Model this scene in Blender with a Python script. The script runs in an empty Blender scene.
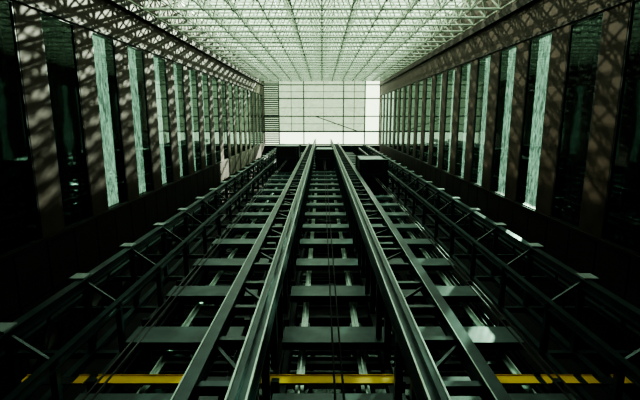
import bpy, math, random
from mathutils import Vector, Matrix
random.seed(4)
S=bpy.context.scene
CAMH=1.6
def P(u,v,d): return Vector((u,-v,d+CAMH))
W=7.0; VT=4.2; DEND=53.0; D0=-CAMH
# ---------------- materials
def mat(name,col,rough=.5,metal=0.,var=.25,scale=3.,spec=.5,bump=0.):
    m=bpy.data.materials.new(name); m.use_nodes=True
    nt=m.node_tree; n=nt.nodes; l=nt.links; b=n['Principled BSDF']
    tc=n.new('ShaderNodeTexCoord'); no=n.new('ShaderNodeTexNoise'); no.inputs['Scale'].default_value=scale
    no.inputs['Detail'].default_value=5
    l.new(tc.outputs['Object'],no.inputs['Vector'])
    r=n.new('ShaderNodeValToRGB')
    r.color_ramp.elements[0].position=.3; r.color_ramp.elements[1].position=.7
    r.color_ramp.elements[0].color=(*[c*(1-var) for c in col],1)
    r.color_ramp.elements[1].color=(*[min(1,c*(1+var)) for c in col],1)
    l.new(no.outputs['Fac'],r.inputs['Fac']); l.new(r.outputs['Color'],b.inputs['Base Color'])
    b.inputs['Roughness'].default_value=rough; b.inputs['Metallic'].default_value=metal
    b.inputs['Specular IOR Level'].default_value=spec
    if bump:
        bp=n.new('ShaderNodeBump'); bp.inputs['Strength'].default_value=bump
        l.new(no.outputs['Fac'],bp.inputs['Height']); l.new(bp.outputs['Normal'],b.inputs['Normal'])
    return m
def glassmat(name,tint,refl,gl_col,wavy=.0,rough=.04,transl=None,tf=0.,streak=0.):
    m=bpy.data.materials.new(name); m.use_nodes=True
    nt=m.node_tree; n=nt.nodes; l=nt.links
    n.remove(n['Principled BSDF']); out=n['Material Output']
    tr=n.new('ShaderNodeBsdfTransparent'); tr.inputs['Color'].default_value=(*tint,1)
    if streak:
        tc=n.new('ShaderNodeTexCoord'); mp=n.new('ShaderNodeMapping'); mp.inputs['Scale'].default_value=(1,1.6,6)
        no=n.new('ShaderNodeTexNoise'); no.inputs['Scale'].default_value=1.5; no.inputs['Detail'].default_value=5; no.inputs['Distortion'].default_value=1.2
        r=n.new('ShaderNodeValToRGB'); r.color_ramp.elements[0].position=.35; r.color_ramp.elements[1].position=.65
        r.color_ramp.elements[0].color=(*[c*(1-streak) for c in tint],1); r.color_ramp.elements[1].color=(*[min(1,c*(1+streak)) for c in tint],1)
        l.new(tc.outputs['Object'],mp.inputs[0]); l.new(mp.outputs[0],no.inputs['Vector']); l.new(no.outputs['Fac'],r.inputs[0]); l.new(r.outputs[0],tr.inputs['Color'])
    base=tr
    if transl:
        t2=n.new('ShaderNodeBsdfTranslucent'); t2.inputs['Color'].default_value=(*transl,1)
        mx0=n.new('ShaderNodeMixShader'); mx0.inputs[0].default_value=tf
        l.new(tr.outputs[0],mx0.inputs[1]); l.new(t2.outputs[0],mx0.inputs[2]); base=mx0
    g=n.new('ShaderNodeBsdfGlossy'); g.inputs['Color'].default_value=(*gl_col,1); g.inputs['Roughness'].default_value=rough
    if wavy:
        tc=n.new('ShaderNodeTexCoord'); no=n.new('ShaderNodeTexNoise'); no.inputs['Scale'].default_value=1.1; no.inputs['Detail'].default_value=1
        l.new(tc.outputs['Object'],no.inputs['Vector'])
        bp=n.new('ShaderNodeBump'); bp.inputs['Strength'].default_value=wavy; bp.inputs['Distance'].default_value=.1
        l.new(no.outputs['Fac'],bp.inputs['Height']); l.new(bp.outputs['Normal'],g.inputs['Normal'])
    fr=n.new('ShaderNodeFresnel')
    geo=n.new('ShaderNodeNewGeometry'); mxi=n.new('ShaderNodeMix'); mxi.data_type='FLOAT'
    l.new(geo.outputs['Backfacing'],mxi.inputs[0]); mxi.inputs[2].default_value=refl; mxi.inputs[3].default_value=1/refl
    l.new(mxi.outputs[0],fr.inputs['IOR'])
    mx=n.new('ShaderNodeMixShader'); l.new(fr.outputs[0],mx.inputs[0]); l.new(base.outputs[0],mx.inputs[1]); l.new(g.outputs[0],mx.inputs[2])
    l.new(mx.outputs[0],out.inputs['Surface'])
    return m
M_wall=mat('brown_cladding',(.040,.029,.021),.6,0,.3,2.,spec=.25)
M_panel=mat('dark_panel',(.020,.018,.015),.55,0,.3,1.5,spec=.25)
M_dark=mat('black_render',(.008,.010,.010),.8,0,.3,2)
M_steel=mat('green_grey_steel',(.040,.070,.072),.32,.5,.3,4)
M_plate=mat('plate_steel',(.085,.128,.126),.42,.3,.25,3)
M_rail=mat('machined_rail',(.48,.60,.55),.3,.6,.2,5)
M_dsteel=mat('dark_steel',(.020,.033,.035),.4,.5,.3,4)
M_frame=mat('white_painted_tube',(.44,.50,.43),.5,0,.15,2)
M_mull=mat('mullion_grey',(.12,.15,.13),.5,0,.15,2)
M_yellow=mat('yellow_paint',(1.,.62,.008),.5,0,.05,3)
M_car=mat('car_black',(.012,.014,.014),.45,.3,.3,3)
M_light=mat('bracket_paint',(.30,.37,.36),.5,.1,.2,6)
M_cable=mat('wire_rope',(.02,.02,.02),.5,.6,.2,20)
M_conc=mat('concrete',(.12,.12,.11),.85,0,.3,2,bump=.2)
M_wing=glassmat('tinted_window',(.12,.185,.15),1.6,(.66,.86,.78),wavy=.04,streak=.6)
M_sky=glassmat('frosted_glazing',(.86,.93,.84),1.3,(.8,.9,.8),transl=(.88,.95,.83),tf=.2)
M_clear=glassmat('clear_skylight_glass',(.95,.95,.84),1.15,(.8,.9,.8),transl=(.6,.63,.5),tf=.1)
M_top=glassmat('tinted_skylight_glass',(.19,.225,.165),1.15,(.8,.9,.8),transl=(.25,.28,.22),tf=.2,streak=.25)
M_backg=glassmat('dark_glass',(.06,.10,.10),1.6,(.6,.78,.73),wavy=.1)
# ---------------- mesh builder
class MB:
    def __init__(s): s.v=[];s.f=[];s.m=[]
    def box(s,u0,u1,v0,v1,d0,d1,mi=0):
        k=len(s.v)
        for d in (d0,d1):
            for (u,v) in ((u0,v0),(u1,v0),(u1,v1),(u0,v1)): s.v.append(P(u,v,d))
        for q in ((0,3,2,1),(4,5,6,7),(0,1,5,4),(1,2,6,5),(2,3,7,6),(3,0,4,7)):
            s.f.append([k+i for i in q]); s.m.append(mi)
    def quad(s,pts,mi=0):
        k=len(s.v); s.v+= [P(*p) for p in pts]; s.f.append([k,k+1,k+2,k+3]); s.m.append(mi)
    def strut(s,a,b,r,n=5,mi=0):
        a=P(*a); b=P(*b); z=(b-a).normalized()
        x=z.orthogonal().normalized(); y=z.cross(x); k=len(s.v)
        for c in (a,b):
            for i in range(n):
                t=2*math.pi*i/n; s.v.append(c+r*(math.cos(t)*x+math.sin(t)*y))
        for i in range(n):
            j=(i+1)%n; s.f.append([k+i,k+j,k+n+j,k+n+i]); s.m.append(mi)
        s.f.append([k+i for i in range(n)][::-1]); s.f.append([k+n+i for i in range(n)]); s.m+= [mi,mi]
    def node(s,c,r,mi=0):
        c=P(*c); k=len(s.v)
        for o in ((1,0,0),(-1,0,0),(0,1,0),(0,-1,0),(0,0,1),(0,0,-1)): s.v.append(c+r*Vector(o))
        for q in ((0,2,4),(2,1,4),(1,3,4),(3,0,4),(2,0,5),(1,2,5),(3,1,5),(0,3,5)):
            s.f.append([k+i for i in q]); s.m.append(mi)
    def hbeam(s,u,v,d0,d1,w,h,t=.025,mi=0,axis='v'):
        if axis=='v':
            s.box(u-w/2,u+w/2,v-h/2,v-h/2+t,d0,d1,mi); s.box(u-w/2,u+w/2,v+h/2-t,v+h/2,d0,d1,mi)
            s.box(u-t/2,u+t/2,v-h/2+t,v+h/2-t,d0,d1,mi)
        else:
            s.box(u-w/2,u-w/2+t,v-h/2,v+h/2,d0,d1,mi); s.box(u+w/2-t,u+w/2,v-h/2,v+h/2,d0,d1,mi)
            s.box(u-w/2+t,u+w/2-t,v-t/2,v+t/2,d0,d1,mi)
    def make(s,name,mats):
        me=bpy.data.meshes.new(name); me.from_pydata([tuple(x) for x in s.v],[],s.f); me.update()
        for m in mats: me.materials.append(m)
        for p,i in zip(me.polygons,s.m): p.material_index=i
        o=bpy.data.objects.new(name,me); S.collection.objects.link(o); return o
BACK=-6.6
DS=9.0   # glazed facade begins here
# ---------------- side walls with windows
PITCH=2.43; WD=1.5; C0=12.1-5*PITCH+0.0
wn=1
for side in (-1,1):
    X=side*W
    def ub(a,b):
        p,q=X+side*a,X+side*b
        return (min(p,q),max(p,q))
    b=MB(); vt,vb=2.62,-3.0
    b.box(*ub(.0,.35),vt,5.6,D0,DEND)
    b.box(*ub(.04,.35),BACK,vb,D0,DEND)
    cs=[C0+PITCH*i for i in range(0,22) if C0+PITCH*i+WD/2<DEND-.4]
    prev=D0
    for c in cs+[None]:
        e=c-WD/2 if c is not None else DEND
        if e>prev: b.box(*ub(0,.35),vb,vt,prev,e)
        if c is not None: prev=c+WD/2
    d=D0
    while d<DEND-.1:
        e=min(d+1.2,DEND)
        b.box(*ub(-.01,.04),-4.35,vb-.06,d+.02,e-.02,1)
        b.box(*ub(-.01,.04),-6.0,-4.39,d+.02,e-.02,1)
        d+=1.215
    b.box(*ub(-.06,0),vb-.06,vb+.02,D0,DEND,1); b.box(*ub(-.06,0),vt,vt+.10,D0,DEND,1)
    b.box(*ub(-.15,0),3.75,4.0,D0,DEND,1)
    # unseen outer wall, added behind the lower windows to darken them
    b.box(*ub(1.7,1.9),BACK,5.6,D0,15.5,1); b.box(*ub(.35,1.7),5.4,5.6,D0,15.5,1)
    b.make('wall_left' if side<0 else 'wall_right',[M_wall,M_panel])
    for c in cs:
        w=MB(); a0,a1=c-WD/2,c+WD/2; x=X+side*.04
        q=[(x,vb+.05,a0+.05),(x,vt-.05,a0+.05),(x,vt-.05,a1-.05),(x,vb+.05,a1-.05)]
        if side>0: q=q[::-1]
        w.quad(q,0)
        w.box(*ub(.01,.09),vb,vb+.05,a0,a1,1); w.box(*ub(.01,.09),vt-.05,vt,a0,a1,1)
        w.box(*ub(.01,.09),vb+.05,vt-.05,a0,a0+.05,1); w.box(*ub(.01,.09),vb+.05,vt-.05,a1-.05,a1,1)
        w.make('window_%d'%wn,[M_wing,M_dsteel]); wn+=1
# ---------------- back wall, floor, front lower wall
b=MB(); b.box(-W-.35,W+.35,BACK-.3,BACK,D0,DEND)
b.make('wall_back',[M_dark])
g=MB()
for i in range(26):
    d=i*2.0+.2
    for u in (-4.6,-2.3,0,2.3,4.6):
        g.box(u-1.0,u+1.0,BACK+.02,BACK+.06,d,d+1.3,0)
        g.box(u-1.06,u+1.06,BACK+.02,BACK+.1,d-.06,d,1)
        for k in range(1,4): g.box(u-1.0,u+1.0,BACK+.07,BACK+.11,d+.32*k,d+.32*k+.04,1)
g.make('louvred_glass_panelling',[M_backg,M_dsteel])
b=MB(); b.box(-W-.35,W+.35,BACK-.3,5.6,D0-.2,D0); b.make('floor',[M_conc])
b=MB(); b.box(-W,W,5.2,5.5,D0,DS)
for i in range(5): b.box(-W+.05,W-.05,5.12,5.2,D0+.05+i*2.05,D0+2.0+i*2.05,1)
b.make('wall_front',[M_wall,M_panel])
# ---------------- space frame + glazing
b=MB(); nu=12; mu=2*W/nu; md=1.5; nd=int((DEND-DS-.8)/md)
va,vb2=VT,5.25
for j in range(nd+1):
    d=DS+j*md
    b.strut((-W,va,d),(W,va,d),.06)
    for i in range(nu+1):
        u=-W+i*mu
        if j==0: b.strut((u,va,DS),(u,va,DS+nd*md),.03)
        b.node((u,va,d),.11)
for j in range(nd):
    d=DS+(j+.5)*md
    b.strut((-W+mu/2,vb2,d),(W-mu/2,vb2,d),.045)
    for i in range(nu):
        u=-W+(i+.5)*mu
        if j==0: b.strut((u,vb2,DS+md/2),(u,vb2,DS+(nd-.5)*md),.03)
        for a in (-.5,.5):
            for c in (-.5,.5):
                b.strut((u,vb2,d),(u+a*mu,va,d+c*md),.035,4)
b.make('space_frame_truss',[M_frame])
b=MB(); b.quad([(-W,5.62,DS),(W,5.62,DS),(W,5.62,DEND),(-W,5.62,DEND)],0)
for i in range(0,nu+1,2):
    u=-W+i*mu; b.box(u-.02,u+.02,5.55,5.61,DS,DEND,1)
d=DS
while d<DEND: b.box(-W,W,5.55,5.61,d-.02,d+.02,1); d+=1.5
b.make('glazed_facade',[M_sky,M_frame])
# ---------------- top skylight (far end)
b=MB(); d=DEND
def tq(u0,u1,v0,v1,mi): b.quad([(u0,v0,d+.3),(u1,v0,d+.3),(u1,v1,d+.3),(u0,v1,d+.3)],mi)
tq(-W,5.2,-1.6,5.6,0); tq(-W,5.2,BACK,-1.6,3); tq(5.2,W,BACK,5.6,3)
for u in (-7,-5.2,-2.2,2.6,5.2,7): b.box(u-.07,u+.07,-3.2,5.5,d,d+.25,1)
for v in (-3.2,-1.6,.2,2.3,3.9,5.4): b.box(-W,W,v-.07,v+.07,d+.02,d+.25,1)
for u in (-3.7,.2,3.9): b.box(u-.03,u+.03,-1.6,5.4,d+.1,d+.25,1)
for v in (-.7,1.2,3.1): b.box(-5.2,5.2,v-.03,v+.03,d+.1,d+.25,1)
for k in range(34):
    v=-3+k*.25; b.box(-W,-5.2,v,v+.17,d-.05,d,1)
b.box(-W,W,BACK,-3.3,d-.3,d+.2,2)
b.make('skylight',[M_top,M_mull,M_dsteel,M_clear])
b=MB(); b.strut((-.8,.2,d-1.5),(4.4,-1.6,d-1.5),.05,5,0); b.box(-W,W,-1.66,-1.54,d-1.6,d-1.4,0)
b.make('tie_beam_brace',[M_dsteel])
# ---------------- lattice guide columns
def ladder(u1,v1,u2,v2,name):
    b=MB(); top=DEND-2
    b.hbeam(u1,v1,D0,top,.20,.30,.03,0)
    b.hbeam(u2,v2,D0,top,.17,.24,.03,0)
    d=.3; k=0
    while d<top-1:
        b.box(min(u1,u2),max(u1,u2),v2-.06,v2+.06,d-.05,d+.05,0)
        b.box(u1-.05,u1+.05,-3.95,v1-.14,d-.06,d+.06,0)
        if k%2==0: b.strut((u1,v2,d),(u2,v2,d+1.0),.03,4,0)
        d+=1.0;k+=1
    b.box(u1-.012,u1+.012,v1+.15,v1+.22,D0,top,0)
    for s in (-1,1): b.box(u1+s*.09-.01,u1+s*.09+.01,v1+.15,v1+.165,D0,top,1)
    b.box(u2-.085,u2-.07,v2+.12,v2+.13,D0,top,1)
    return b.make(name,[M_steel,M_rail])
ladder(-.76,-2.6,-1.46,-2.95,'lattice_guide_column')
ladder(1.04,-2.6,1.86,-2.95,'lattice_guide_column')
def tee(u,v,name='elevator_guide_rail'):
    b=MB(); b.box(u-.07,u+.07,v-.02,v,D0,DEND-1,0); b.box(u-.015,u+.015,v,v+.08,D0,DEND-1,0)
    d=.4
    while d<DEND-2: b.box(u-.11,u+.11,v-.12,v-.02,d-.08,d+.08,1); d+=2
    b.make(name,[M_rail,M_steel])
for u in (-2.85,-.36,.70,3.30): tee(u,-4.25)
# ---------------- cross plates
V=3.95; dk=[V*1.88-3*2.06+2.06*k for k in range(0,25)]
def plates(u0,u1,name):
    b=MB()
    for d in dk:
        if d+.4>DEND-1: continue
        b.box(u0,u1,-4.0,-3.97,d-.30,d+.30,0)
        b.box(u0,u1,-4.12,-4.0,d-.30,d-.27,0); b.box(u0,u1,-4.12,-4.0,d+.27,d+.30,0)
        b.box(u0,u1,-5.1,-4.95,d+.6,d+.72,1)
        for u in (u0,u1): b.box(u-.06,u+.06,-5.0,-3.97,d+.58,d+.68,1)
    for u in (u0+.05,u1-.05): b.hbeam(u,-4.45,D0,DEND-.5,.16,.22,.02,1,'u')
    b.make(name,[M_plate,M_dsteel])
plates(-3.55,-1.50,'shaft_cross_bracing')
plates(-.72,1.22,'shaft_cross_bracing')
plates(1.55,3.65,'shaft_cross_bracing')
# ---------------- outer lattice frames along the walls
def outer(side,off):
    b=MB(); top=DEND-1.5
    U=lambda x: side*x+off
    for (x,v,w,h) in ((4.55,-3.1,.16,.2),(4.55,-4.6,.14,.16),(3.95,-3.55,.12,.16),(3.95,-4.6,.12,.14),(5.3,-3.9,.1,.12)):
        b.hbeam(U(x),v,D0,top,w,h,.02,0)
    for d in [x+.4 for x in dk]:
        if d>top: continue
        b.box(U(4.55)-.05,U(4.55)+.05,-4.6,-3.1,d-.05,d+.05,0)
        b.box(U(3.95)-.05,U(3.95)+.05,-4.6,-3.55,d-.05,d+.05,0)
        b.strut((U(4.55),-3.1,d),(U(3.95),-3.55,d),.04,4,0)
        b.box(min(U(3.9),U(6.95-side*off)),max(U(3.9),U(6.95-side*off)),-4.68,-4.56,d-.06,d+.06,0)
        b.strut((U(4.55),-4.6,d),(U(4.55),-3.15,d+1.0),.025,4,0)
        p,q=sorted((U(4.50),U(4.78)))
        b.box(p,q,-3.0,-2.97,d-.14,d+.14,1)
        b.box(p,q,-3.15,-3.0,d-.14,d-.11,0)
    b.make('wall_side_lattice_frame',[M_steel,M_light])
outer(-1,0.0); outer(1,.45)
# ---------------- yellow beam
b=MB(); yd=6.23; yv=-4.13
b.box(-4.80,4.95,yv-.02,yv,yd-.10,yd+.10,1)
for a0,a1 in ((-4.8,-4.6),(-3.95,-3.78),(-3.64,-2.14),(-.97,1.29),(1.6,1.75),(2.72,3.45),(3.56,4.09),(4.22,4.4),(4.7,4.95)):
    b.box(a0,a1,yv,yv+.012,yd-.12,yd+.12,0)
    b.box(a0,a1,yv,yv+.03,yd-.12,yd-.11,0); b.box(a0,a1,yv,yv+.03,yd+.11,yd+.12,0)
b.make('yellow_crossbeam',[M_yellow,M_dsteel])
# ---------------- elevator cars
def car(u0,u1,v0,v1,d,name='elevator_car'):
    b=MB(); h=2.6; vm=(v0+v1)/2
    b.box(u0,u1,v0,v1,d,d+h,0)
    b.box(u0-.05,u1+.05,v0-.05,v1+.05,d-.12,d,0)
    b.box(u0-.05,u1+.05,v0-.05,v1+.05,d+h,d+h+.15,1)
    b.box(u0+.1,u0+.22,v0+.1,v1-.1,d-.3,d-.12,1); b.box(u1-.22,u1-.1,v0+.1,v1-.1,d-.3,d-.12,1)
    b.box(u0+.22,u1-.22,vm-.08,vm+.08,d-.26,d-.12,1)
    b.box(u0+.05,u1-.05,v1,v1+.02,d+.1,d+h-.1,2)
    b.box(u0-.05,u1+.05,v1+.05,v1+.07,d-.12,d,2)
    for (u) in (u0-.05,u1+.05): b.box(u-.04,u+.04,vm-.15,vm+.15,d-.1,d+.15,1)
    um=(u0+u1)/2
    for du in (-.05,.05): b.strut((um+du,vm,D0),(um+du,vm,d-.2),.014,5,3)
    b.make(name,[M_car,M_dsteel,M_light,M_cable])
car(2.08,3.5,-3.85,-2.25,23.2); car(-3.3,-1.75,-3.85,-2.1,32); car(-.45,.85,-3.85,-2.4,33)
# ---------------- light
wd=bpy.data.worlds.new('sky'); S.world=wd; wd.use_nodes=True
n=wd.node_tree.nodes; bg=n['Background']; bg.inputs['Color'].default_value=(.80,1.0,.82,1); bg.inputs['Strength'].default_value=2.15
def sun(name,dr,e,ang,col):
    L=bpy.data.lights.new(name,'SUN'); L.energy=e; L.angle=math.radians(ang); L.color=col
    o=bpy.data.objects.new(name,L); S.collection.objects.link(o)
    w=P(*dr)-P(0,0,0); o.rotation_euler=w.to_track_quat('-Z','Y').to_euler(); o.location=P(*[-x*14 for x in dr])+Vector((0,0,20))
sun('sun',(1,-.55,-.8),5.5,.6,(1,.93,.74))
sun('sun_added_left',(-.5,-.28,-.85),22,.6,(.96,1,.86))  # added second sun, puts light stripes on the left wall
# ---------------- camera
a=math.radians(10.8)
cam=bpy.data.cameras.new('camera'); co=bpy.data.objects.new('camera',cam); S.collection.objects.link(co)
cam.sensor_width=36; cam.lens=430/640*36; cam.clip_end=300; cam.shift_x=-.003; cam.clip_start=.02
R=Vector((1,0,0)); Upv=Vector((0,-math.cos(a),math.sin(a))); F=Vector((0,math.sin(a),math.cos(a)))
m=Matrix(((R.x,Upv.x,-F.x,0),(R.y,Upv.y,-F.y,0),(R.z,Upv.z,-F.z,CAMH),(0,0,0,1)))
co.matrix_world=m
S.camera=co
S.view_settings.view_transform='AgX'
S.view_settings.look='AgX - High Contrast'
